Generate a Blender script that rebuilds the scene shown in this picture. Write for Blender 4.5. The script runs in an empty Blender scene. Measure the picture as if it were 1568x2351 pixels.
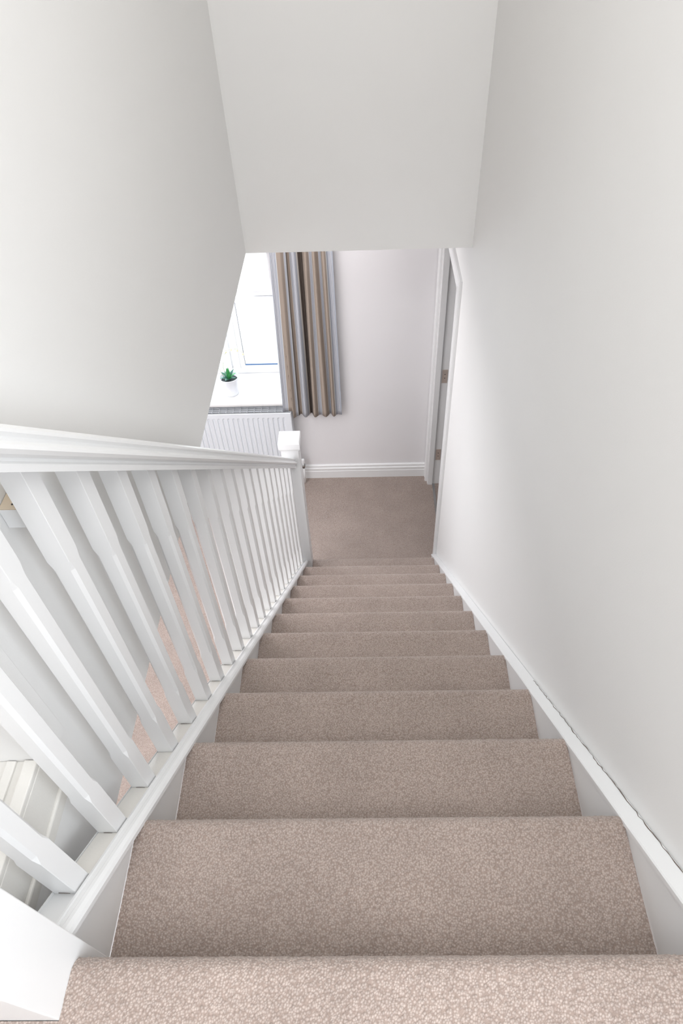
import bpy, bmesh, math, random
from mathutils import Vector, Matrix
random.seed(7)
sc = bpy.context.scene
C = sc.collection

# ------------------------------------------------------------------ camera
F_PX = 1541.45
PITCH, YAW, ROLL = 0.824727, -0.029837, -0.039965
fw = Vector((math.sin(YAW)*math.cos(PITCH), math.cos(YAW)*math.cos(PITCH), -math.sin(PITCH)))
rt = Vector((math.cos(YAW), -math.sin(YAW), 0)); up = rt.cross(fw)
r2 = rt*math.cos(ROLL) + up*math.sin(ROLL); u2 = up*math.cos(ROLL) - rt*math.sin(ROLL)
cd = bpy.data.cameras.new('camera'); cam = bpy.data.objects.new('camera', cd); C.objects.link(cam)
cam.matrix_world = Matrix(((r2.x, u2.x, -fw.x, 0.38475), (r2.y, u2.y, -fw.y, -0.14809), (r2.z, u2.z, -fw.z, 0.92097), (0, 0, 0, 1)))
cd.sensor_fit = 'VERTICAL'; cd.sensor_height = 36; cd.lens = F_PX/2351*36
cd.shift_x = -32.05/2351
cd.clip_start = 0.02
sc.camera = cam

# ------------------------------------------------------------------ world, lights, exposure
sc.view_settings.view_transform = 'Standard'; sc.view_settings.look = 'None'
sc.view_settings.gamma = 1; sc.view_settings.use_curve_mapping = False
sc.view_settings.exposure = 0.36
wd = bpy.data.worlds.new('overcast'); sc.world = wd; wd.use_nodes = True
wd.node_tree.nodes['Background'].inputs[0].default_value = (0.93, 0.96, 1.0, 1)
wd.node_tree.nodes['Background'].inputs[1].default_value = 4.5

def area(name, loc, direction, sx, sy, power, col):
    l = bpy.data.lights.new(name, 'AREA'); l.shape = 'RECTANGLE'; l.size = sx; l.size_y = sy
    l.energy = power; l.color = col
    o = bpy.data.objects.new(name, l); C.objects.link(o); o.location = loc
    o.rotation_euler = Vector(direction).to_track_quat('-Z', 'Y').to_euler()
    return o
area('roof_light_above_landing', (0.35, -0.5, 2.10), (-0.2, 0.25, -1), 1.1, 1.1, 33, (0.975, 0.985, 1.0))
area('landing_window_daylight', (1.55, -0.85, 0.95), (-1, 0.55, -0.1), 1.1, 1.3, 19, (0.86, 0.93, 1.0))
area('stair_fill', (0.36, 1.0, 2.12), (0, 0, -1), 0.6, 1.6, 7, (1.0, 0.985, 0.955))  # added fill brightening the flight and bulkhead, no roof window here
area('landing_fill', (-1.0, -0.8, 2.1), (0.2, 0, -1), 1.2, 1.2, 10, (0.97, 0.98, 1.0))  # unseen fill added for soft light on the landing
area('hall_window_daylight', (-0.75, 3.60, -1.1), (0.1, -1, -0.35), 0.9, 0.9, 12, (0.84, 0.91, 1.0))
area('hall_fill', (-1.1, 1.5, -0.42), (0, 0, -1), 0.9, 2.2, 33, (0.97, 0.96, 1.0))  # added fill to lift the hall floor, no ceiling fitting
area('hall_end_fill', (0.12, 2.92, -0.40), (0.05, -0.05, -1), 0.45, 0.5, 3.6, (1.0, 0.96, 0.97))  # small added fill for the far end of the hall, no lamp there

# ------------------------------------------------------------------ dimensions
G = 0.225; R = 0.21307; S = R/G; W = 0.782; FZ = -12*R
XL = -0.087; XR = 0.812; YB = 2.42; YF = 3.433; ZC = -0.331; ZT = 2.15
Y0, Y1 = 2.652, 3.357          # doorway in the right wall
Y2 = 0.237                      # near end of the left wall

# ------------------------------------------------------------------ materials
def nodes(name):
    m = bpy.data.materials.new(name); m.use_nodes = True
    nt = m.node_tree; return m, nt, nt.nodes['Principled BSDF']
def N(nt, t, **kw):
    n = nt.nodes.new(t)
    for k, v in kw.items():
        if k in n.inputs: n.inputs[k].default_value = v
        else: setattr(n, k, v)
    return n
def paint(name, col, rough=0.6, bump=0.04, scale=350, spec=0.3):
    m, nt, b = nodes(name); L = nt.links.new
    b.inputs['Roughness'].default_value = rough; b.inputs['Specular IOR Level'].default_value = spec
    g = N(nt, 'ShaderNodeNewGeometry')
    n1 = N(nt, 'ShaderNodeTexNoise', Scale=3.0, Detail=3.0)
    L(g.outputs['Position'], n1.inputs['Vector'])
    mx = N(nt, 'ShaderNodeMixRGB'); mx.inputs[1].default_value = tuple(c*0.985 for c in col)+(1,); mx.inputs[2].default_value = tuple(min(1, c*1.01) for c in col)+(1,)
    L(n1.outputs['Fac'], mx.inputs[0]); L(mx.outputs[0], b.inputs['Base Color'])
    n2 = N(nt, 'ShaderNodeTexNoise', Scale=scale, Detail=2.0)
    L(g.outputs['Position'], n2.inputs['Vector'])
    bp = N(nt, 'ShaderNodeBump', Strength=bump, Distance=0.002)
    L(n2.outputs['Fac'], bp.inputs['Height']); L(bp.outputs[0], b.inputs['Normal'])
    return m
def plain(name, col, rough=0.4, metal=0.0):
    m, nt, b = nodes(name)
    n1 = N(nt, 'ShaderNodeTexNoise', Scale=25.0); g = N(nt, 'ShaderNodeNewGeometry'); nt.links.new(g.outputs['Position'], n1.inputs['Vector'])
    mx = N(nt, 'ShaderNodeMixRGB'); mx.inputs[1].default_value = tuple(c*0.94 for c in col)+(1,); mx.inputs[2].default_value = tuple(min(1, c*1.05) for c in col)+(1,)
    nt.links.new(n1.outputs['Fac'], mx.inputs[0]); nt.links.new(mx.outputs[0], b.inputs['Base Color'])
    b.inputs['Roughness'].default_value = rough; b.inputs['Metallic'].default_value = metal
    return m
def carpet(name, dark, light):
    m, nt, b = nodes(name); L = nt.links.new
    g = N(nt, 'ShaderNodeNewGeometry')
    # gently bent lookup so the loops do not line up
    nz = N(nt, 'ShaderNodeTexNoise', Scale=90.0, Detail=1.0); L(g.outputs['Position'], nz.inputs['Vector'])
    va = N(nt, 'ShaderNodeVectorMath', operation='MULTIPLY_ADD'); va.inputs[1].default_value = (0.0014,)*3
    L(nz.outputs['Color'], va.inputs[0]); L(g.outputs['Position'], va.inputs[2])
    v = N(nt, 'ShaderNodeTexVoronoi', Scale=340.0); L(va.outputs[0], v.inputs['Vector'])
    # loop crown height
    mr = N(nt, 'ShaderNodeMapRange'); mr.inputs[1].default_value = 0.0; mr.inputs[2].default_value = 0.75; mr.inputs[3].default_value = 1.0; mr.inputs[4].default_value = 0.0
    L(v.outputs['Distance'], mr.inputs[0])
    cr = N(nt, 'ShaderNodeMixRGB'); cr.inputs[1].default_value = dark+(1,); cr.inputs[2].default_value = light+(1,)
    L(mr.outputs[0], cr.inputs[0])
    # per loop tint + worn patches
    t = N(nt, 'ShaderNodeMixRGB', blend_type='MULTIPLY'); t.inputs[0].default_value = 1.0
    sep = N(nt, 'ShaderNodeSeparateColor'); L(v.outputs['Color'], sep.inputs[0])
    mr2 = N(nt, 'ShaderNodeMapRange'); mr2.inputs[3].default_value = 0.88; mr2.inputs[4].default_value = 1.12; L(sep.outputs[0], mr2.inputs[0])
    n3 = N(nt, 'ShaderNodeTexNoise', Scale=7.0, Detail=3.0); L(g.outputs['Position'], n3.inputs['Vector'])
    mr3 = N(nt, 'ShaderNodeMapRange'); mr3.inputs[1].default_value = 0.3; mr3.inputs[2].default_value = 0.7; mr3.inputs[3].default_value = 0.93; mr3.inputs[4].default_value = 1.06; L(n3.outputs['Fac'], mr3.inputs[0])
    mu = N(nt, 'ShaderNodeMath', operation='MULTIPLY'); L(mr2.outputs[0], mu.inputs[0]); L(mr3.outputs[0], mu.inputs[1])
    cc = N(nt, 'ShaderNodeCombineColor')
    for i in range(3): L(mu.outputs[0], cc.inputs[i])
    L(cr.outputs[0], t.inputs[1]); L(cc.outputs[0], t.inputs[2]); L(t.outputs[0], b.inputs['Base Color'])
    b.inputs['Roughness'].default_value = 1.0; b.inputs['Specular IOR Level'].default_value = 0.05
    b.inputs['Sheen Weight'].default_value = 0.35; b.inputs['Sheen Roughness'].default_value = 0.5
    b.inputs['Sheen Tint'].default_value = (0.95, 0.88, 0.84, 1)
    bp = N(nt, 'ShaderNodeBump', Strength=0.75, Distance=0.0018); L(mr.outputs[0], bp.inputs['Height']); L(bp.outputs[0], b.inputs['Normal'])
    return m
M_wall = paint('wall_emulsion', (0.86, 0.853, 0.84), 0.75, 0.06)
M_far = paint('hall_emulsion', (0.85, 0.835, 0.845), 0.75, 0.06)
M_gloss = paint('white_satin_woodwork', (0.84, 0.842, 0.842), 0.35, 0.05, 120, 0.4)
M_old = paint('old_painted_timber', (0.78, 0.76, 0.72), 0.5, 0.25, 240)
M_rad = paint('radiator_enamel', (0.79, 0.82, 0.86), 0.3, 0.0, 100, 0.5)
M_upvc = plain('window_upvc', (0.90, 0.905, 0.91), 0.3)
M_seal = plain('blue_grey_window_seal', (0.12, 0.22, 0.40), 0.6)
M_carpet = carpet('loop_pile_carpet', (0.300, 0.235, 0.203), (0.515, 0.438, 0.395))
M_steel = plain('brushed_nickel', (0.60, 0.51, 0.45), 0.45, 0.4)
M_chrome = plain('chrome', (0.55, 0.55, 0.55), 0.2, 1.0)
M_wood = plain('raw_pine', (0.68, 0.57, 0.44), 0.7)
M_screw = plain('dark_screw', (0.05, 0.05, 0.05), 0.5)
M_crack = plain('crack_shadow', (0.16, 0.13, 0.11), 0.9)
M_shadow = plain('grille_shade_grey', (0.5, 0.5, 0.48), 0.8)  # flat grey painted in for the shade down the grille slots
M_leaf = plain('leaf_green', (0.06, 0.32, 0.10), 0.35)
M_leaf2 = plain('dark_leaf', (0.05, 0.16, 0.12), 0.4)
M_pot = plain('white_ceramic', (0.84, 0.86, 0.90), 0.25)
M_soil = plain('dark_soil', (0.05, 0.06, 0.06), 0.9)
M_petal = plain('pale_petal', (0.88, 0.86, 0.78), 0.5)
M_bloom = plain('yellow_bloom_heart', (0.80, 0.72, 0.32), 0.5)
M_stem = plain('plant_stem', (0.45, 0.50, 0.30), 0.5)
M_ground = paint('pale_paving', (0.62, 0.61, 0.58), 0.9, 0.1, 60)
def glass():
    m = bpy.data.materials.new('window_glass'); m.use_nodes = True; nt = m.node_tree; nt.nodes.clear()
    o = N(nt, 'ShaderNodeOutputMaterial'); t = N(nt, 'ShaderNodeBsdfTransparent'); gl = N(nt, 'ShaderNodeBsdfGlossy', Roughness=0.02)
    t.inputs[0].default_value = (0.96, 0.98, 0.98, 1)
    lw = N(nt, 'ShaderNodeLayerWeight', Blend=0.25); mx = N(nt, 'ShaderNodeMixShader')
    nt.links.new(lw.outputs['Fresnel'], mx.inputs[0]); nt.links.new(t.outputs[0], mx.inputs[1]); nt.links.new(gl.outputs[0], mx.inputs[2]); nt.links.new(mx.outputs[0], o.inputs[0])
    return m
M_glass = glass()
def curtain_mat():
    m, nt, b = nodes('striped_curtain_cloth'); L = nt.links.new
    uv = N(nt, 'ShaderNodeUVMap'); sx = N(nt, 'ShaderNodeSeparateXYZ'); L(uv.outputs[0], sx.inputs[0])
    fr = N(nt, 'ShaderNodeMath', operation='FRACT'); L(sx.outputs[0], fr.inputs[0])
    r = N(nt, 'ShaderNodeValToRGB'); r.color_ramp.interpolation = 'CONSTANT'
    tan, cream, blue, pin, grey = (0.37, 0.305, 0.255, 1), (0.66, 0.64, 0.61, 1), (0.44, 0.47, 0.53, 1), (0.24, 0.26, 0.33, 1), (0.55, 0.56, 0.59, 1)
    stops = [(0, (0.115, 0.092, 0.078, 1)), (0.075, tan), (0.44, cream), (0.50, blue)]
    x = 0.53
    while x < 0.9:
        stops += [(x, pin), (x+0.018, grey if int(x*100) % 2 else blue)]; x += 0.062
    stops += [(0.94, cream)]
    e = r.color_ramp.elements
    e[0].position, e[0].color = stops[0]; e[1].position, e[1].color = stops[1]
    for p, c in stops[2:]: n = e.new(p); n.color = c
    L(fr.outputs[0], r.inputs[0]); L(r.outputs[0], b.inputs['Base Color'])
    b.inputs['Roughness'].default_value = 0.9
    g = N(nt, 'ShaderNodeNewGeometry'); n2 = N(nt, 'ShaderNodeTexNoise', Scale=900.0); L(g.outputs['Position'], n2.inputs['Vector'])
    bp = N(nt, 'ShaderNodeBump', Strength=0.15, Distance=0.001); L(n2.outputs['Fac'], bp.inputs['Height']); L(bp.outputs[0], b.inputs['Normal'])
    return m
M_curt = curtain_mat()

# ------------------------------------------------------------------ helpers
def me(name, V, Fc, m, parent=None, smooth=False, loc=(0, 0, 0)):
    d = bpy.data.meshes.new(name); d.from_pydata([tuple(v) for v in V], [], Fc); d.materials.append(m)
    b = bmesh.new(); b.from_mesh(d); bmesh.ops.recalc_face_normals(b, faces=b.faces); b.to_mesh(d); b.free()
    if smooth:
        for p in d.polygons: p.use_smooth = True
    o = bpy.data.objects.new(name, d); C.objects.link(o); o.location = loc
    if parent: o.parent = parent
    return o
def bm_obj(name, b, m, parent=None, smooth=False, loc=(0, 0, 0)):
    d = bpy.data.meshes.new(name); bmesh.ops.recalc_face_normals(b, faces=b.faces); b.to_mesh(d); b.free(); d.materials.append(m)
    if smooth:
        for p in d.polygons: p.use_smooth = True
    o = bpy.data.objects.new(name, d); C.objects.link(o); o.location = loc
    if parent: o.parent = parent
    return o
BF = [(0, 1, 3, 2), (4, 6, 7, 5), (0, 4, 5, 1), (2, 3, 7, 6), (0, 2, 6, 4), (1, 5, 7, 3)]
def add_box(b, x0, x1, y0, y1, z0, z1, bev=0.0, mi=0):
    vs = [b.verts.new((x, y, z)) for x in (x0, x1) for y in (y0, y1) for z in (z0, z1)]
    fs = [b.faces.new([vs[i] for i in f]) for f in BF]
    for f in fs: f.material_index = mi
    if bev:
        es = list({e for f in fs for e in f.edges})
        bmesh.ops.bevel(b, geom=es, offset=bev, segments=2, affect='EDGES', profile=0.5)
def box(name, x0, x1, y0, y1, z0, z1, m, parent=None, bev=0.0):
    b = bmesh.new(); add_box(b, x0, x1, y0, y1, z0, z1, bev); return bm_obj(name, b, m, parent)
def prism(name, poly, axis, a, c, m, parent=None, shear=None, smooth=False):
    """poly: 2-D outline; axis 'x','y','z' = extrusion axis between a and c. shear(t)-> offset of the outline's second coordinate"""
    V = []
    for t in (a, c):
        for (p, q) in poly:
            if shear: q = q + shear(t)
            V.append({'x': (t, p, q), 'y': (p, t, q), 'z': (p, q, t)}[axis])
    n = len(poly)
    Fc = [tuple(range(n)), tuple(range(2*n-1, n-1, -1))] + [(i, (i+1) % n, n+(i+1) % n, n+i) for i in range(n)]
    return me(name, V, Fc, m, parent, smooth)
def empty(name, loc=(0, 0, 0)):
    o = bpy.data.objects.new(name, None); C.objects.link(o); o.location = loc; return o
def tag(o, label, cat, kind=None, group=None):
    o['label'] = label; o['category'] = cat
    if kind: o['kind'] = kind
    if group: o['group'] = group
    return o
def lathe(name, prof, m, parent=None, loc=(0, 0, 0), n=32):
    V = []; Fc = []
    for r, z in prof:
        for k in range(n): V.append((r*math.cos(2*math.pi*k/n), r*math.sin(2*math.pi*k/n), z))
    for j in range(len(prof)-1):
        for k in range(n): Fc.append((j*n+k, j*n+(k+1) % n, (j+1)*n+(k+1) % n, (j+1)*n+k))
    return me(name, V, Fc, m, parent, True, loc)
def tube(name, pts, r, m, parent=None, n=8, loc=(0, 0, 0)):
    V = []; Fc = []
    for i, p in enumerate(pts):
        p = Vector(p); d = (Vector(pts[min(i+1, len(pts)-1)])-Vector(pts[max(i-1, 0)])).normalized()
        a = d.orthogonal().normalized(); c = d.cross(a)
        for k in range(n): V.append(p+a*r*math.cos(2*math.pi*k/n)+c*r*math.sin(2*math.pi*k/n))
    for i in range(len(pts)-1):
        for k in range(n): Fc.append((i*n+k, i*n+(k+1) % n, (i+1)*n+(k+1) % n, (i+1)*n+k))
    Fc += [tuple(range(n)), tuple(range((len(pts)-1)*n, len(pts)*n))]
    return me(name, V, Fc, m, parent, True, loc)

# ------------------------------------------------------------------ structure
st = 'structure'
tag(box('floor', -2.4, 2.0, -1.7, 3.9, FZ-0.1, FZ, M_carpet), 'taupe loop-pile carpet of the lower hall at the foot of the stairs', 'floor', st)
tag(box('wall_far', -0.155, 2.0, YF, YF+0.36, FZ, ZC+0.1, M_far), 'white far wall of the lower hall behind the curtain and skirting', 'wall', st)
WX0, WX1, WZ0, WZ1 = -1.25, -0.155, -1.80, -0.36
tag(box('wall_far', -2.4, WX1, YF, YF+0.36, FZ, WZ0, M_far), 'white wall under the window behind the radiator', 'wall', st)
tag(box('wall_far', -2.4, WX0, YF, YF+0.36, WZ0, ZC+0.1, M_far), 'white wall at the far left of the window', 'wall', st)
tag(box('wall_far', WX0, WX1, YF, YF+0.36, WZ1, ZC+0.1, M_far), 'white wall strip over the window', 'wall', st)
tag(box('wall_left', -0.19, XL, Y2, YB+0.11, ZC, ZT+0.1, M_wall), 'smooth pale wall along the left of the stairwell, close behind the balusters', 'wall', st)
tag(box('wall_bulkhead', XL, XR, YB, YB+0.11, ZC, ZT+0.1, M_wall), 'plain off-white bulkhead crossing above the foot of the stairs', 'wall', st)
wr = tag(box('wall_right', XR, XR+0.12, -0.10, Y0, FZ, ZT+0.1, M_wall), 'long off-white wall on the right of the stairs', 'wall', st)
tag(box('wall_right', XR, XR+0.12, Y0, Y1, -0.635, ZT+0.1, M_wall), 'off-white wall above the doorway on the right', 'wall', st)
tag(box('wall_right', XR, XR+0.12, Y1, YF, FZ, ZC+0.1, M_wall), 'narrow piece of wall between the doorway and the far wall', 'wall', st)
# lower hall shell and upper shell (mostly out of view)
c = tag(box('ceiling', -2.4, -0.19, -1.7, YF, ZC, ZC+0.12, M_wall), 'white ceiling of the lower hall, left of the stairwell', 'ceiling', st)
box('ceiling_past_bulkhead', -0.19, XR, YB+0.11, YF, ZC, ZC+0.12, M_wall, c)
tag(box('ceiling', -2.0, 2.0, -1.7, YB, ZT, ZT+0.1, M_wall), 'white ceiling over the upper landing and stairs', 'ceiling', st)
tag(box('wall_side_hall', -2.5, -2.4, -1.7, YF+0.3, FZ, ZC+0.1, M_wall), 'white wall at the far left of the lower hall', 'wall', st)
tag(box('wall_back', -2.5, 2.1, -1.8, -1.7, FZ, ZT+0.1, M_wall), 'white wall behind the upper landing', 'wall', st)
tag(box('wall_landing_side', -2.1, -2.0, -1.7, Y2+0.05, ZC+0.12, ZT+0.1, M_wall), 'white side wall of the upper landing', 'wall', st)
tag(box('wall_landing_end', -2.0, -0.19, Y2+0.02, Y2+0.12, ZC+0.12, ZT+0.1, M_wall), 'white end wall of the upper landing', 'wall', st)
tag(box('wall_side_room', 2.0, 2.1, Y0-0.4, YF+0.36, FZ, ZC+0.1, M_wall), 'white wall of the room beyond the doorway', 'wall', st)
tag(box('wall_side_room_near', XR+0.12, 2.0, Y0-0.4, Y0-0.3, FZ, ZC+0.1, M_wall), 'white near wall of the room beyond the doorway', 'wall', st)
tag(box('ceiling', XR+0.12, 2.0, Y0-0.4, YF, ZC, ZC+0.1, M_wall), 'white ceiling of the room beyond the doorway', 'ceiling', st)
tag(box('wall_landing_right', 2.0, 2.1, -1.7, 0.05, -0.25, ZT+0.1, M_wall), 'white right-hand wall of the upper landing', 'wall', st)
tag(box('wall_landing_right_end', XR+0.12, 2.0, -0.10, 0.02, -0.25, ZT+0.1, M_wall), 'white end wall on the right of the upper landing', 'wall', st)
# upper landing floor
lf = tag(empty('floor', (0, 0, 0)), 'carpeted upper landing at the head of the stairs', 'floor', st)
box('landing_deck', -2.0, XL-0.021, -1.7, Y2, -0.25, -0.012, M_old, lf)
box('landing_deck', XL, 2.0, -1.7, -0.31, -0.25, -0.012, M_old, lf)
box('landing_carpet', -2.0, 2.0, -1.7, -0.30, -0.012, 0.0, M_carpet, lf)
box('landing_carpet', -2.0, -0.062, -0.30, -0.058, -0.012, 0.0, M_carpet, lf)
box('landing_carpet', -0.062, 0.0305, -0.30, -0.058, -0.012, 0.0, M_carpet, lf)
ld = box('edge_board', -0.20, XL, -0.058, Y2, -0.012, -0.002, M_old, lf, 0.0015)
box('edge_bead', -0.106, -0.0865, -0.058, Y2-0.001, -0.006, 0.005, M_old, lf, 0.002)
box('edge_bead', -0.132, -0.118, -0.058, Y2-0.001, -0.004, 0.002, M_old, lf, 0.0015)
box('fascia_board', XL-0.02, XL+0.001, -0.3, Y2, -0.084, -0.006, M_old, lf, 0.001)
box('fascia_bead', XL-0.02, XL+0.006, -0.3, Y2, -0.112, -0.084, M_old, lf, 0.003)
box('fascia_plaster', XL-0.02, XL, -0.3, Y2, -0.35, -0.112, M_wall, lf)
# plaster joint: hairline crack on the left wall near the first balusters
def jag(name, pts, w, m, parent, nrm):
    V = []; Fc = []; rnd = random.Random(3)
    P = []
    for (a, b_) in zip(pts[:-1], pts[1:]):
        a = Vector(a); b_ = Vector(b_); n = max(2, int((b_-a).length/0.012))
        for k in range(n): P.append(a.lerp(b_, k/n))
    P.append(Vector(pts[-1]))
    nrm = Vector(nrm)
    for i, p in enumerate(P):
        d = (P[min(i+1, len(P)-1)]-P[max(i-1, 0)]).normalized(); s = d.cross(nrm).normalized()
        p = p + s*rnd.uniform(-w, w)*0.9; ww = w*rnd.uniform(0.3, 1.0)
        for sg in (-1, 1):
            for h in (0, 0.0006): V.append(p+s*sg*ww*0.5+nrm*h)
    for i in range(len(P)-1):
        k = 4*i
        Fc += [(k, k+4, k+5, k+1), (k+2, k+3, k+7, k+6), (k+1, k+5, k+7, k+3), (k, k+2, k+6, k+4)]
    return me(name, V, Fc, m, parent)
wl = bpy.data.objects['wall_left']
box('cover_strip', XL, XL+0.006, Y2, 0.300, -0.034, 0.9, M_wall, wl, 0.0008)
jag('plaster_crack', [(XL, 0.3015, 0.20), (XL, 0.3015, -0.034)], 0.0008, M_crack, wl, (1, 0, 0))

# far wall skirting, two-step profile
prof = [(0, 0), (-0.018, 0), (-0.018, 0.066), (-0.0145, 0.070), (-0.0145, 0.073), (-0.018, 0.077), (-0.018, 0.093), (-0.011, 0.099), (-0.011, 0.104), (-0.013, 0.108), (-0.012, 0.116), (-0.005, 0.122), (0, 0.122)]
tag(prism('baseboard_far', [(YF+p, FZ+q) for p, q in prof], 'x', -2.4, XR-0.016, M_gloss), 'white two-step moulded skirting along the foot of the far wall', 'skirting', st)

# ------------------------------------------------------------------ doorway in the right wall
d1 = tag(empty('door_1', (XR, Y0, FZ)), 'doorway in the right wall at the foot of the stairs, white architrave with nickel hinges', 'doorway', st)
def P1(o):
    o.parent = d1; o.matrix_parent_inverse = Matrix.Translation((-XR, -Y0, -FZ)); return o
ZH = -0.635; AW = 0.066
ap = [(0, 0), (0, -0.012), (0.006, -0.016), (0.018, -0.016), (0.022, -0.012), (0.030, -0.012), (0.046, -0.017), (AW-0.004, -0.017), (AW, -0.012), (AW, 0)]
def leg(y_in, sgn):
    V = []; n = len(ap)
    for end in (0, 1):
        for (a, d) in ap:
            y = y_in+sgn*(0.004+a); z = FZ if end == 0 else ZH+0.004+a
            V.append((XR+d, y, z))
    Fc = [tuple(range(n)), tuple(range(2*n-1, n-1, -1))] + [(i, (i+1) % n, n+(i+1) % n, n+i) for i in range(n)]
    return P1(me('architrave', V, Fc, M_gloss))
leg(Y0, -1); leg(Y1, 1)
V = []; n = len(ap)
for end in (0, 1):
    for (a, d) in ap:
        V.append((XR+d, (Y0-0.004-a) if end == 0 else (Y1+0.004+a), ZH+0.004+a))
P1(me('architrave_head', V, [tuple(range(n)), tuple(range(2*n-1, n-1, -1))] + [(i, (i+1) % n, n+(i+1) % n, n+i) for i in range(n)], M_gloss))
P1(box('door_lining', XR-0.001, XR+0.121, Y1-0.022, Y1+0.0005, FZ, ZH, M_gloss, None, 0.001))
P1(box('door_lining', XR-0.001, XR+0.121, Y0-0.0005, Y0+0.022, FZ, ZH, M_gloss, None, 0.001))
P1(box('door_lining', XR-0.001, XR+0.121, Y0+0.022, Y1-0.022, ZH-0.022, ZH, M_gloss, None, 0.001))
P1(box('door_stop', XR+0.002, XR+0.036, Y1-0.034, Y1-0.022, FZ, ZH-0.022, M_gloss, None, 0.001))
P1(box('door_stop', XR+0.002, XR+0.036, Y0+0.022, Y0+0.034, FZ, ZH-0.022, M_gloss, None, 0.001))
leaf = P1(box('door_leaf', XR+0.125, XR+0.125+0.66, Y1-0.062, Y1-0.024, FZ+0.008, ZH-0.026, M_gloss, None, 0.002))
for zc in (-1.610, -2.272, -0.74):
    h = P1(box('hinge', XR+0.046, XR+0.080, Y1-0.0245, Y1-0.0215, zc-0.05, zc+0.05, M_steel, None, 0.0006))
    for dz in (-0.012, 0.016):
        b = bmesh.new(); bmesh.ops.create_cone(b, cap_ends=True, segments=10, radius1=0.0035, radius2=0.003, depth=0.0012, matrix=Matrix.Translation((XR+0.063, Y1-0.025, zc+dz))@Matrix.Rotation(math.pi/2, 4, 'X'))
        s_ = bm_obj('screw', b, M_screw); s_.parent = h; s_.matrix_parent_inverse = Matrix.Translation((-XR, -Y0, -FZ)) @ Matrix.Identity(4)
        s_.matrix_parent_inverse = h.matrix_parent_inverse.inverted() @ Matrix.Translation((0, 0, 0)) if False else Matrix.Identity(4)
P1(box('threshold_bar', XR+0.036, XR+0.054, Y0+0.022, Y1-0.022, FZ, FZ+0.003, M_chrome, None, 0.001))

# ------------------------------------------------------------------ window
w1 = tag(empty('window_1', (-0.67, 3.68, WZ0)), 'white framed window behind the curtain, overexposed daylight outside', 'window', st)
def P2(o): o.parent = w1; o.matrix_parent_inverse = Matrix.Translation((0.67, -3.68, -WZ0)); return o
ZS = -1.787
P2(box('window_sill', WX0-0.04, WX1-0.0005, 3.335, 3.70, ZS-0.034, ZS, M_gloss, None, 0.012))
YG0, YG1 = 3.665, 3.735
fz0 = ZS; XM = -0.464
b = bmesh.new()
add_box(b, WX0, WX1, YG0, YG1, fz0+0.0005, fz0+0.040, 0.003)                    # bottom rail
add_box(b, WX0, WX1, YG0+0.001, YG1, WZ1-0.06, WZ1, 0.003)
add_box(b, WX0, WX0+0.05, YG0+0.002, YG1, fz0+0.038, WZ1, 0.003)
add_box(b, WX1-0.02, WX1, YG0+0.002, YG1, fz0+0.038, WZ1, 0.003)
add_box(b, XM-0.055, XM-0.004, YG0+0.003, YG1, fz0+0.038, WZ1, 0.003)                # mullion
add_box(b, WX0, WX1, YG0+0.004, YG1, -1.215, -1.180, 0.003)              # transom
P2(bm_obj('window_frame', b, M_upvc))
def sash(name, x0, x1, z0, z1, t=0.04):
    b = bmesh.new()
    add_box(b, x0, x1, YG0-0.012, YG0+0.04, z0, z0+t, 0.004); add_box(b, x0, x1, YG0-0.012, YG0+0.04, z1-t, z1, 0.004)
    add_box(b, x0, x0+t, YG0-0.012, YG0+0.04, z0+t, z1-t, 0.003); add_box(b, x1-t, x1, YG0-0.012, YG0+0.04, z0+t, z1-t, 0.003)
    s = P2(bm_obj(name, b, M_upvc))
    g = box('glass_pane', x0+t, x1-t, YG0+0.012, YG0+0.016, z0+t, z1-t, M_glass); g.parent = s
    return s
for (x0, x1) in ((XM, WX1-0.024), (WX0+0.055, XM-0.06)):
    sash('casement', x0, x1, fz0+0.042, -1.218, 0.036)
    sash('top_light', x0, x1, -1.178, WZ1-0.065, 0.018)
b = bmesh.new(); add_box(b, XM+0.034, WX1-0.058, YG0-0.0145, YG0-0.010, fz0+0.074, fz0+0.083)
P2(bm_obj('window_seal', b, M_seal))
b = bmesh.new(); add_box(b, XM+0.033, XM+0.0357, YG0-0.0145, YG0-0.010, fz0+0.078, -1.25)
P2(bm_obj('window_seal', b, plain('grey_gasket', (0.18, 0.19, 0.21), 0.6)))
tag(box('ground', -8, 6, 3.95, 14, FZ-0.5, FZ-0.45, M_ground), 'pale sunlit paving outside the window', 'ground', st)

# ------------------------------------------------------------------ staircase
stair = tag(empty('staircase', (0, 0, 0)), 'straight flight of taupe carpeted stairs between white painted strings', 'staircase')
def step_profile(i):
    z = -i*R; r = 0.021; P = []
    yb = (i-1)*G-0.03 if i else -0.30
    ye = i*G+0.005; zt = z+0.003
    m_ = 14 if i else 20
    n1 = int((ye-r-yb)/ (0.003 if i < 3 else 0.012))
    for k in range(n1): P.append((yb+(ye-r-yb)*k/n1, z+0.003*min(1, max(0, (k/n1-0.55)/0.4)) if i else z))
    if i == 0: zt = z
    for k in range(m_+1):
        a = math.pi/2-math.pi*k/m_
        P.append((ye-r+r*math.cos(a), zt-r+r*math.sin(a)))
    yr = i*G-0.024; n2 = 6 if i > 2 else 30
    P.append((yr+0.004, zt-2*r-0.002))
    for k in range(1, n2+1): P.append((yr, zt-2*r-0.004+(-(i+1)*R-(zt-2*r-0.004))*k/n2))
    return P
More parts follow.
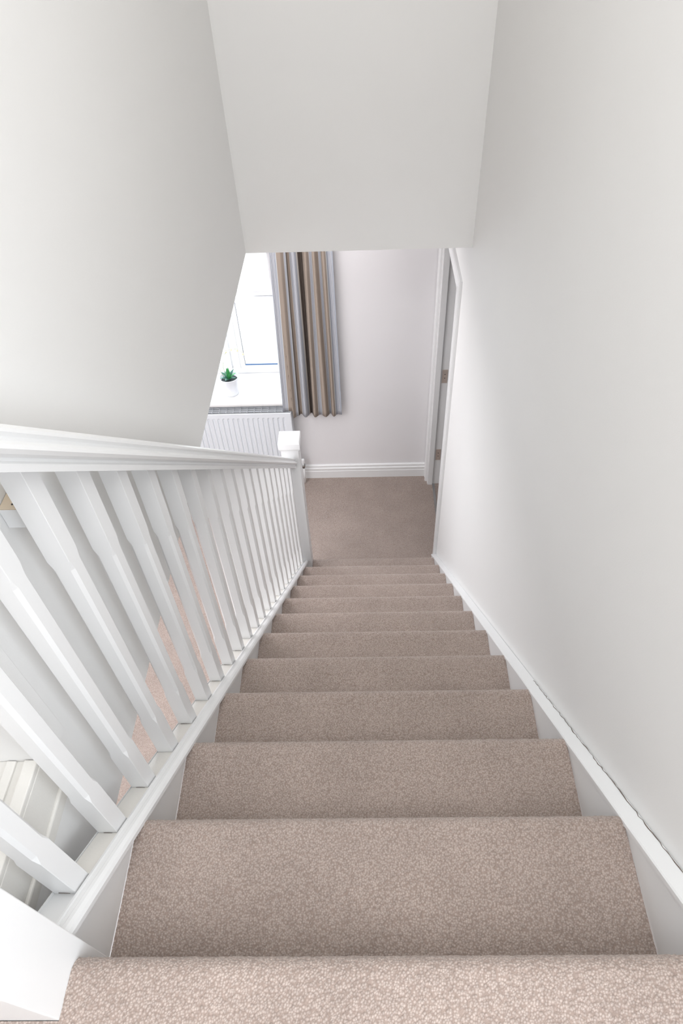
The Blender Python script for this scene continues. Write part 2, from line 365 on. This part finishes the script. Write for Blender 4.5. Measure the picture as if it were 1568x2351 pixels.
for i in range(0, 12):
    P = step_profile(i); dx = 0.003 if i < 3 else 0.02
    xa, xb = (0.001, W-0.001)
    if i == 0: xa, xb = 0.0305, XR-0.001
    if i == 11: xa = 0.032
    nx = int((xb-xa)/dx); V = []; rnd = random.Random(i)
    jit = 0.0007 if i < 3 else 0.0
    for a in range(nx+1):
        x = xa+(xb-xa)*a/nx
        for (y, z) in P: V.append((x, y+rnd.uniform(-jit, jit), z+rnd.uniform(-jit, jit)))
    n = len(P)
    Fc = [(a*n+k, a*n+k+1, (a+1)*n+k+1, (a+1)*n+k) for a in range(nx) for k in range(n-1)]
    d = bpy.data.meshes.new('carpeted_step'); d.from_pydata(V, [], Fc); d.materials.append(M_carpet)
    for p in d.polygons: p.use_smooth = True
    o = bpy.data.objects.new('carpeted_step', d); C.objects.link(o); o.parent = stair
    if i == 0: o['label'] = 'nearest carpeted step at the landing edge'
sh = lambda t: -S*t
def string(name, x0, x1, ya, yb, top, bot):
    V = [(x, y, max(FZ, h-S*y)) for x in (x0, x1) for (y, h) in ((ya, bot), (yb, bot), (yb, top), (ya, top))]
    return me(name, V, [(0, 1, 2, 3), (7, 6, 5, 4), (0, 4, 5, 1), (1, 5, 6, 2), (2, 6, 7, 3), (3, 7, 4, 0)], M_gloss, stair)
string('outer_string', -0.044, 0.0, 0.023, 2.40, -0.012, -0.30)
string('wall_string', W, XR-0.0008, 0.0, Y0-AW-0.006, -0.004, -0.30)
cap = [(-0.0485, -0.030), (-0.0485, 0.010), (-0.0475, 0.0107), (-0.0466, 0.004), (-0.0145, 0.004), (-0.0135, 0.0135), (-0.0100, 0.0145), (-0.0085, 0.0105), (-0.0040, 0.0100), (-0.0020, 0.0130), (0.0030, 0.0130), (0.0085, 0.0100), (0.0115, 0.0040), (0.0115, -0.006), (0.0005, -0.020), (0.0005, -0.030)]
prism('string_capping', cap, 'y', 0.023, 2.401, M_gloss, stair, sh)
prism('wall_string_capping', [(W-0.003, -0.012), (W-0.003, -0.003), (W-0.001, 0.0005), (XR-0.002, 0.0005), (XR-0.0005, -0.002), (XR-0.0005, -0.012)], 'y', -0.02, Y0-AW-0.004, M_gloss, stair, sh)
jp = []
for y in (0.05, 0.16, 0.26, 0.36, 0.47, 0.58, 0.72): jp.append((XR-0.0042, y, -S*y+0.0008))
jag('gap_crack', jp, 0.0019, M_crack, stair, (0, 0, 1))

# ------------------------------------------------------------------ balustrade
bal = tag(empty('balustrade', (-0.015, 0, 0)), 'white painted timber balustrade with stop-chamfered balusters down the left of the stairs', 'balustrade')
BX = -0.015
def PB(o): o.parent = bal; o.matrix_parent_inverse = Matrix.Translation((0.015, 0, 0)); return o
HR = 0.783
hp = [(0.024, HR), (0.025, HR+0.012), (0.021, HR+0.016), (0.021, HR+0.021), (0.030, HR+0.026), (0.033, HR+0.033), (0.031, HR+0.040), (0.023, HR+0.046), (0.022, HR+0.052), (0.025, HR+0.058), (0.024, HR+0.064), (0.016, HR+0.070), (0.0, HR+0.073)]
poly = [(BX+a, b_) for a, b_ in hp]+[(BX-a, b_) for a, b_ in hp[-2::-1]]
poly += [(BX-0.016, HR), (BX-0.016, HR+0.006), (BX+0.016, HR+0.006), (BX+0.016, HR)]
PB(prism('handrail', poly, 'y', 0.021, 2.402, M_gloss, None, sh))
# baluster: square ends, chamfered middle, ends cut to the slope
bw = 0.0152; ch = 0.0048; zb, ztp = 0.0046, HR+0.0055
def sec(z_, c_, sl=False):
    if c_ == 0: c_ = 0.0006
    pts = [(-bw, -bw+c_), (-bw+c_, -bw), (bw-c_, -bw), (bw, -bw+c_), (bw, bw-c_), (bw-c_, bw), (-bw+c_, bw), (-bw, bw-c_)]
    return [(x, y, z_-(S*y if sl else 0)) for x, y in pts]
V = []; rings = [(zb, 0, True), (0.150, 0, False), (0.168, ch, False), (0.612, ch, False), (0.630, 0, False), (ztp, 0, True)]
for r_ in rings: V += sec(*r_)
Fc = [tuple(range(8)), tuple(range(len(V)-8, len(V)))]
for j in range(len(rings)-1): Fc += [(j*8+k, j*8+(k+1) % 8, j*8+8+(k+1) % 8, j*8+8+k) for k in range(8)]
YS = [0.087+0.015+0.1077*k for k in range(22)]
b0 = me('baluster', V, Fc, M_gloss)
for k, y in enumerate(YS):
    o = b0 if k == 0 else b0.copy()
    if k: C.objects.link(o)
    PB(o); o.location = (-0.031, y, -S*y)
# cover fillets in the capping between the balusters
gl = 0.1077-2*bw-0.001
V = [(x, y, h-S*y) for x in (-0.0460, -0.0150) for (y, h) in ((-gl/2, 0.0046), (gl/2, 0.0046), (gl/2, 0.0085), (-gl/2, 0.0085))]
f0 = me('cover_fillet', V, [(0, 1, 2, 3), (7, 6, 5, 4), (0, 4, 5, 1), (1, 5, 6, 2), (2, 6, 7, 3), (3, 7, 4, 0)], M_old)
first = True
for k in range(23):
    y = YS[0]+0.1077*(k-0.5)
    if y-gl/2 < 0.0225 or y+gl/2 > 2.40: continue
    o = f0 if first else f0.copy()
    if not first: C.objects.link(o)
    first = False
    PB(o); o.location = (0, y, -S*y)
# dark hairlines at the baluster feet
for k in (0, 1, 2, 4, 6, 7, 8):
    y = YS[k]-bw-0.0006; z = 0.0090-S*y
    xa = -0.041+0.006*random.random(); xb = -0.024+0.005*random.random()
    PB(jag('paint_crack', [(xa, y, z), (xb, y, z)], 0.0009, M_crack, None, (0, -0.7, 0.7)))
def newel(y0, y1, zb_, zt_, lab=None):
    yc = (y0+y1)/2; hx, hy = 0.045, (y1-y0)/2
    nw = PB(box('newel_post', BX-hx, BX+hx, y0, y1, zb_, zt_, M_gloss, None, 0.0015))
    ox, oy = hx+0.010, hy+0.010
    P = [(0.0, hx, hy, 0.0), ]
    V = []; lv = [(hx+0.001, hy+0.001, -0.010), (hx+0.005, hy+0.005, -0.006), (hx+0.006, hy+0.006, 0.0), (ox, oy, 0.006), (ox, oy, 0.040), (ox-0.003, oy-0.003, 0.045)]
    for a, c_, z in lv: V += [(BX-a, yc-c_, zt_+z), (BX+a, yc-c_, zt_+z), (BX+a, yc+c_, zt_+z), (BX-a, yc+c_, zt_+z)]
    V.append((BX, yc, zt_+0.072)); k = len(lv)
    Fc = [(0, 3, 2, 1)]
    for j in range(k-1): Fc += [(4*j+i_, 4*j+(i_+1) % 4, 4*j+4+(i_+1) % 4, 4*j+4+i_) for i_ in range(4)]
    Fc += [(4*k-4+i_, 4*k-4+(i_+1) % 4, 4*k) for i_ in range(4)]
    cp = me('newel_cap', V, Fc, M_gloss); cp.parent = nw
    return nw
newel(-0.057, 0.022, -0.19, 0.99)
newel(2.402, 2.486, FZ, -1.362)
# raw timber packer wedged between balusters and wall
pk = PB(box('packing_block', XL+0.0005, -0.0455, 0.432, 0.470, 0.274, 0.3080, M_gloss, None, 0.001))
t_ = box('raw_top', XL+0.001, -0.046, 0.4325, 0.4695, 0.3080, 0.3092, M_wood); t_.parent = pk
for dx_ in (0.008, 0.018):
    b = bmesh.new(); bmesh.ops.create_cone(b, cap_ends=True, segments=10, radius1=0.0014, radius2=0.0012, depth=0.001, matrix=Matrix.Translation((XL+0.008+dx_, 0.441, 0.3096)))
    s_ = bm_obj('screw', b, M_screw); s_.parent = pk

# ------------------------------------------------------------------ radiator
rx0, rx1, rz0, rz1, ry = -1.10, -0.118, -2.43, -1.868, 3.325
rad = tag(empty('radiator', ((rx0+rx1)/2, ry+0.05, rz0)), 'white ribbed panel radiator under the window sill', 'radiator')
def PR(o): o.parent = rad; o.matrix_parent_inverse = Matrix.Translation((-(rx0+rx1)/2, -ry-0.05, -rz0)); return o
V = []; prof = []
pitch = 0.0333; x = rx0+0.022; prof.append((rx0, 0.004))
prof.append((rx0+0.004, 0.0)); prof.append((x-0.006, 0.0))
while x+pitch < rx1-0.015:
    prof += [(x, 0.0), (x+0.004, 0.007), (x+0.011, 0.007), (x+0.016, 0.0), (x+pitch-0.002, 0.0)]; x += pitch
prof += [(rx1-0.004, 0.0), (rx1, 0.004)]
zs = [(rz0, 0.0), (rz0+0.006, 0.0), (rz0+0.03, 0.0), (rz0+0.042, 1.0), (rz1-0.048, 1.0), (rz1-0.036, 0.0), (rz1-0.004, 0.0), (rz1, 0.0)]
n = len(prof)
for j, (z, a) in enumerate(zs):
    e = 0.005 if j in (0, len(zs)-1) else 0
    for (px, d) in prof: V.append((px, ry+d*(a if 0.001 < px-rx0-0.004 and px < rx1-0.004 else 1)+e, z))
Fc = [(j*n+k, j*n+k+1, j*n+n+k+1, j*n+n+k) for j in range(len(zs)-1) for k in range(n-1)]
m_ = len(V); V += [(rx0, ry+0.012, rz0), (rx1, ry+0.012, rz0), (rx1, ry+0.012, rz1), (rx0, ry+0.012, rz1)]
Fc.append((m_, m_+1, m_+2, m_+3))
PR(me('radiator_panel', V, Fc, M_rad))
PR(box('radiator_panel', rx0+0.004, rx1-0.004, ry+0.078, ry+0.088, rz0, rz1-0.004, M_rad, None, 0.002))
PR(box('end_cover', rx1-0.003, rx1, ry+0.006, ry+0.088, rz0+0.012, rz1-0.002, M_rad, None, 0.001))
PR(box('end_cover', rx0, rx0+0.003, ry+0.006, ry+0.088, rz0+0.012, rz1-0.002, M_rad, None, 0.001))
PR(box('grille_shade_core', rx0+0.004, rx1-0.004, ry+0.013, ry+0.077, rz0+0.01, rz1-0.02, M_shadow))  # solid block coloured as the shade between the panels
b = bmesh.new()
for k in range(5): 
    yy = ry+0.012+k*0.0185; add_box(b, rx0+0.003, rx1-0.003, yy, yy+0.004, rz1-0.010, rz1-0.002)
x = rx1-0.01
while x > rx0: add_box(b, x-0.005, x, ry+0.012, ry+0.088, rz1-0.010, rz1-0.001); x -= 0.0465
PR(bm_obj('top_grille', b, M_rad))
vx, vy = -0.080, ry+0.045
tb = PR(tube('valve_tail', [(rx1-0.002, vy, rz0+0.045), (vx, vy, rz0+0.045)], 0.008, M_chrome, None, 12))
PR(lathe('valve_body', [(0.0, -0.02), (0.011, -0.02), (0.011, -0.008), (0.0145, -0.006), (0.0145, 0.010), (0.011, 0.012), (0.011, 0.024), (0, 0.024)], M_chrome, None, (vx, vy, rz0+0.045), 16))
PR(lathe('valve_cap', [(0.0, 0.0), (0.010, 0.0), (0.0125, 0.004), (0.0115, 0.034), (0.008, 0.040), (0.0, 0.041)], M_upvc, None, (vx, vy, rz0+0.069), 16))
PR(tube('supply_pipe', [(vx, vy, FZ), (vx, vy, rz0+0.03)], 0.0075, M_gloss, None, 12))
PR(box('wall_bracket', -0.30, -0.27, ry+0.088, YF-0.001, rz0+0.05, rz1-0.05, M_rad)); PR(box('wall_bracket', -0.95, -0.92, ry+0.088, YF-0.001, rz0+0.05, rz1-0.05, M_rad))

# ------------------------------------------------------------------ curtain
NU, NV = 420, 40
zt_c, zb_c = -0.45, -1.935
DP = [(0, -0.044), (.05, -0.036), (.155, -0.034), (.235, .0), (.28, .03), (.365, -.024), (.46, .043), (.55, -.026), (.64, .014), (.72, -.024), (.79, .028), (.85, -.022), (.92, .012), (1, .004)]
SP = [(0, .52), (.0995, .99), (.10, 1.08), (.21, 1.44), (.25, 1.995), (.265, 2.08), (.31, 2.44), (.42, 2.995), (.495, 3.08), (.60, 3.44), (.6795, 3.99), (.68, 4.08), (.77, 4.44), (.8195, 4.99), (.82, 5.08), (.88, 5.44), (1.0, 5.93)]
def lerp(T, u, smooth=False):
    for (a, p), (b_, q) in zip(T[:-1], T[1:]):
        if u <= b_:
            t = (u-a)/(b_-a)
            if smooth: t = (1-math.cos(math.pi*t))/2
            return p+(q-p)*t
    return T[-1][1]
def cur(u, v):
    xl = -0.118-0.050*v; xr = 0.209+0.006*v
    uu = min(1, max(0, u+0.012*math.sin(2.6*v+11*u)*math.sin(math.pi*u)))
    dpt = lerp(DP, uu, True)
    return xl+(xr-xl)*u+0.006*math.sin(14*u+2*v)*math.sin(math.pi*u), 3.378+dpt*(0.80+0.25*v)
V = []; U = []
for j in range(NV+1):
    v = j/NV
    for i in range(NU+1):
        x, y = cur(i/NU, v); hem = -0.25*(y-3.378)
        zb_i = zb_c+hem
        if x < rx1+0.012: zb_i = max(zb_i, rz1+0.004)
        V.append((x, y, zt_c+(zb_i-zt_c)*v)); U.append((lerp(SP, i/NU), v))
Fc = [(j*(NU+1)+i, j*(NU+1)+i+1, (j+1)*(NU+1)+i+1, (j+1)*(NU+1)+i) for j in range(NV) for i in range(NU)]
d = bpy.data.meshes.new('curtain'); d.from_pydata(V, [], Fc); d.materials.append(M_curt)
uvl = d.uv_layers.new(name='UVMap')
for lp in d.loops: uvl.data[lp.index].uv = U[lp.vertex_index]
for p in d.polygons: p.use_smooth = True
co = bpy.data.objects.new('curtain', d); C.objects.link(co)
sm = co.modifiers.new('thickness', 'SOLIDIFY'); sm.thickness = 0.0015
tag(co, 'tan curtain with blue-grey pinstripe bands hanging in folds right of the window', 'curtain')

# ------------------------------------------------------------------ potted plant on the sill
px, py = -0.507, 3.445
pp = tag(empty('potted_plant', (px, py, ZS+0.0002)), 'small green spiky plant in a white pot standing on the window sill', 'potted plant')
lathe('pot', [(0, 0.0), (0.028, 0.0), (0.030, 0.003), (0.031, 0.012), (0.030, 0.016), (0.0335, 0.045), (0.0405, 0.092), (0.0425, 0.096), (0.0415, 0.098), (0.0385, 0.094), (0.036, 0.074), (0.0, 0.074)], M_pot, pp, (0, 0, 0), 40)
lathe('soil', [(0.0365, 0.076), (0.02, 0.080), (0, 0.081)], M_soil, pp, (0, 0, 0), 20)
def leaf_mesh(name, ang, tilt, ln, w, m, base=(0, 0)):
    V = []; Fc = []; n = 9
    for i in range(n+1):
        t = i/n; ww = w*(math.sin(math.pi*(0.18+0.82*t))**0.8)*(1-0.15*t) if t < 1 else 0.0003
        bend = tilt*(0.55+0.6*t)
        rr = ln*t*math.sin(bend); zz = 0.078+ln*t*math.cos(bend)
        for s_, lift in ((-1, 0.25), (0, 0), (1, 0.25)):
            x_ = rr; y_ = s_*ww; z_ = zz+lift*ww
            for th in (0, 0.0012):
                V.append((base[0]+x_*math.cos(ang)-y_*math.sin(ang), base[1]+x_*math.sin(ang)+y_*math.cos(ang), z_-th))
    for i in range(n):
        a = 6*i
        for k in (0, 2):
            Fc.append((a+k, a+k+2, a+k+8, a+k+6)); Fc.append((a+k+1, a+k+7, a+k+9, a+k+3))
        Fc.append((a, a+6, a+7, a+1)); Fc.append((a+4, a+5, a+11, a+10))
    return me(name, V, Fc, m, pp, True)
for k, (a, ti, ln, w, mm) in enumerate([(-1.6, 0.12, 0.075, 0.0085, M_leaf), (-1.0, 0.35, 0.058, 0.008, M_leaf), (-2.3, 0.45, 0.055, 0.008, M_leaf), (2.8, 0.7, 0.050, 0.009, M_leaf2), (3.5, 0.95, 0.042, 0.010, M_leaf2), (0.1, 0.65, 0.050, 0.008, M_leaf), (0.9, 0.6, 0.052, 0.008, M_leaf2), (1.7, 0.4, 0.056, 0.008, M_leaf), (2.2, 0.85, 0.045, 0.009, M_leaf2), (-0.4, 0.9, 0.040, 0.009, M_leaf2), (-1.9, 0.9, 0.038, 0.010, M_leaf2), (4.9, 0.2, 0.062, 0.007, M_leaf)]):
    leaf_mesh('leaf', a, ti, ln, w, mm)
stp = [(-0.012, 0.004, 0.078), (-0.020, 0.015, 0.14), (-0.012, 0.03, 0.19), (0.015, 0.045, 0.215), (0.045, 0.055, 0.205), (0.066, 0.06, 0.18)]
tube('flower_stem', stp, 0.0011, M_stem, pp, 6)
tube('flower_stem', [(-0.016, 0.0, 0.078), (-0.03, 0.0, 0.12), (-0.034, 0.002, 0.145)], 0.001, M_stem, pp, 6)
for (fx, fy, fz) in ((0.0, 0.038, 0.206), (0.022, 0.046, 0.212), (0.046, 0.053, 0.202), (0.066, 0.058, 0.178)):
    V = []; Fc = []
    V.append((fx, fy-0.004, fz))
    for k in range(5):
        a = 2*math.pi*k/5+0.3
        for da, rr in ((-0.45, 0.008), (0, 0.013), (0.45, 0.008)): V.append((fx+rr*math.cos(a+da), fy-0.002-0.003*(rr > 0.01), fz+rr*math.sin(a+da)))
        q = 1+3*k; Fc += [(0, q, q+1), (0, q+1, q+2)]
    fo = me('blossom', V, Fc, M_petal, pp)
    b = bmesh.new(); bmesh.ops.create_icosphere(b, subdivisions=1, radius=0.003, matrix=Matrix.Translation((fx, fy-0.006, fz)))
    q = bm_obj('blossom_heart', b, M_bloom); q.parent = fo

pp.scale = (1.5, 1.5, 1.38)
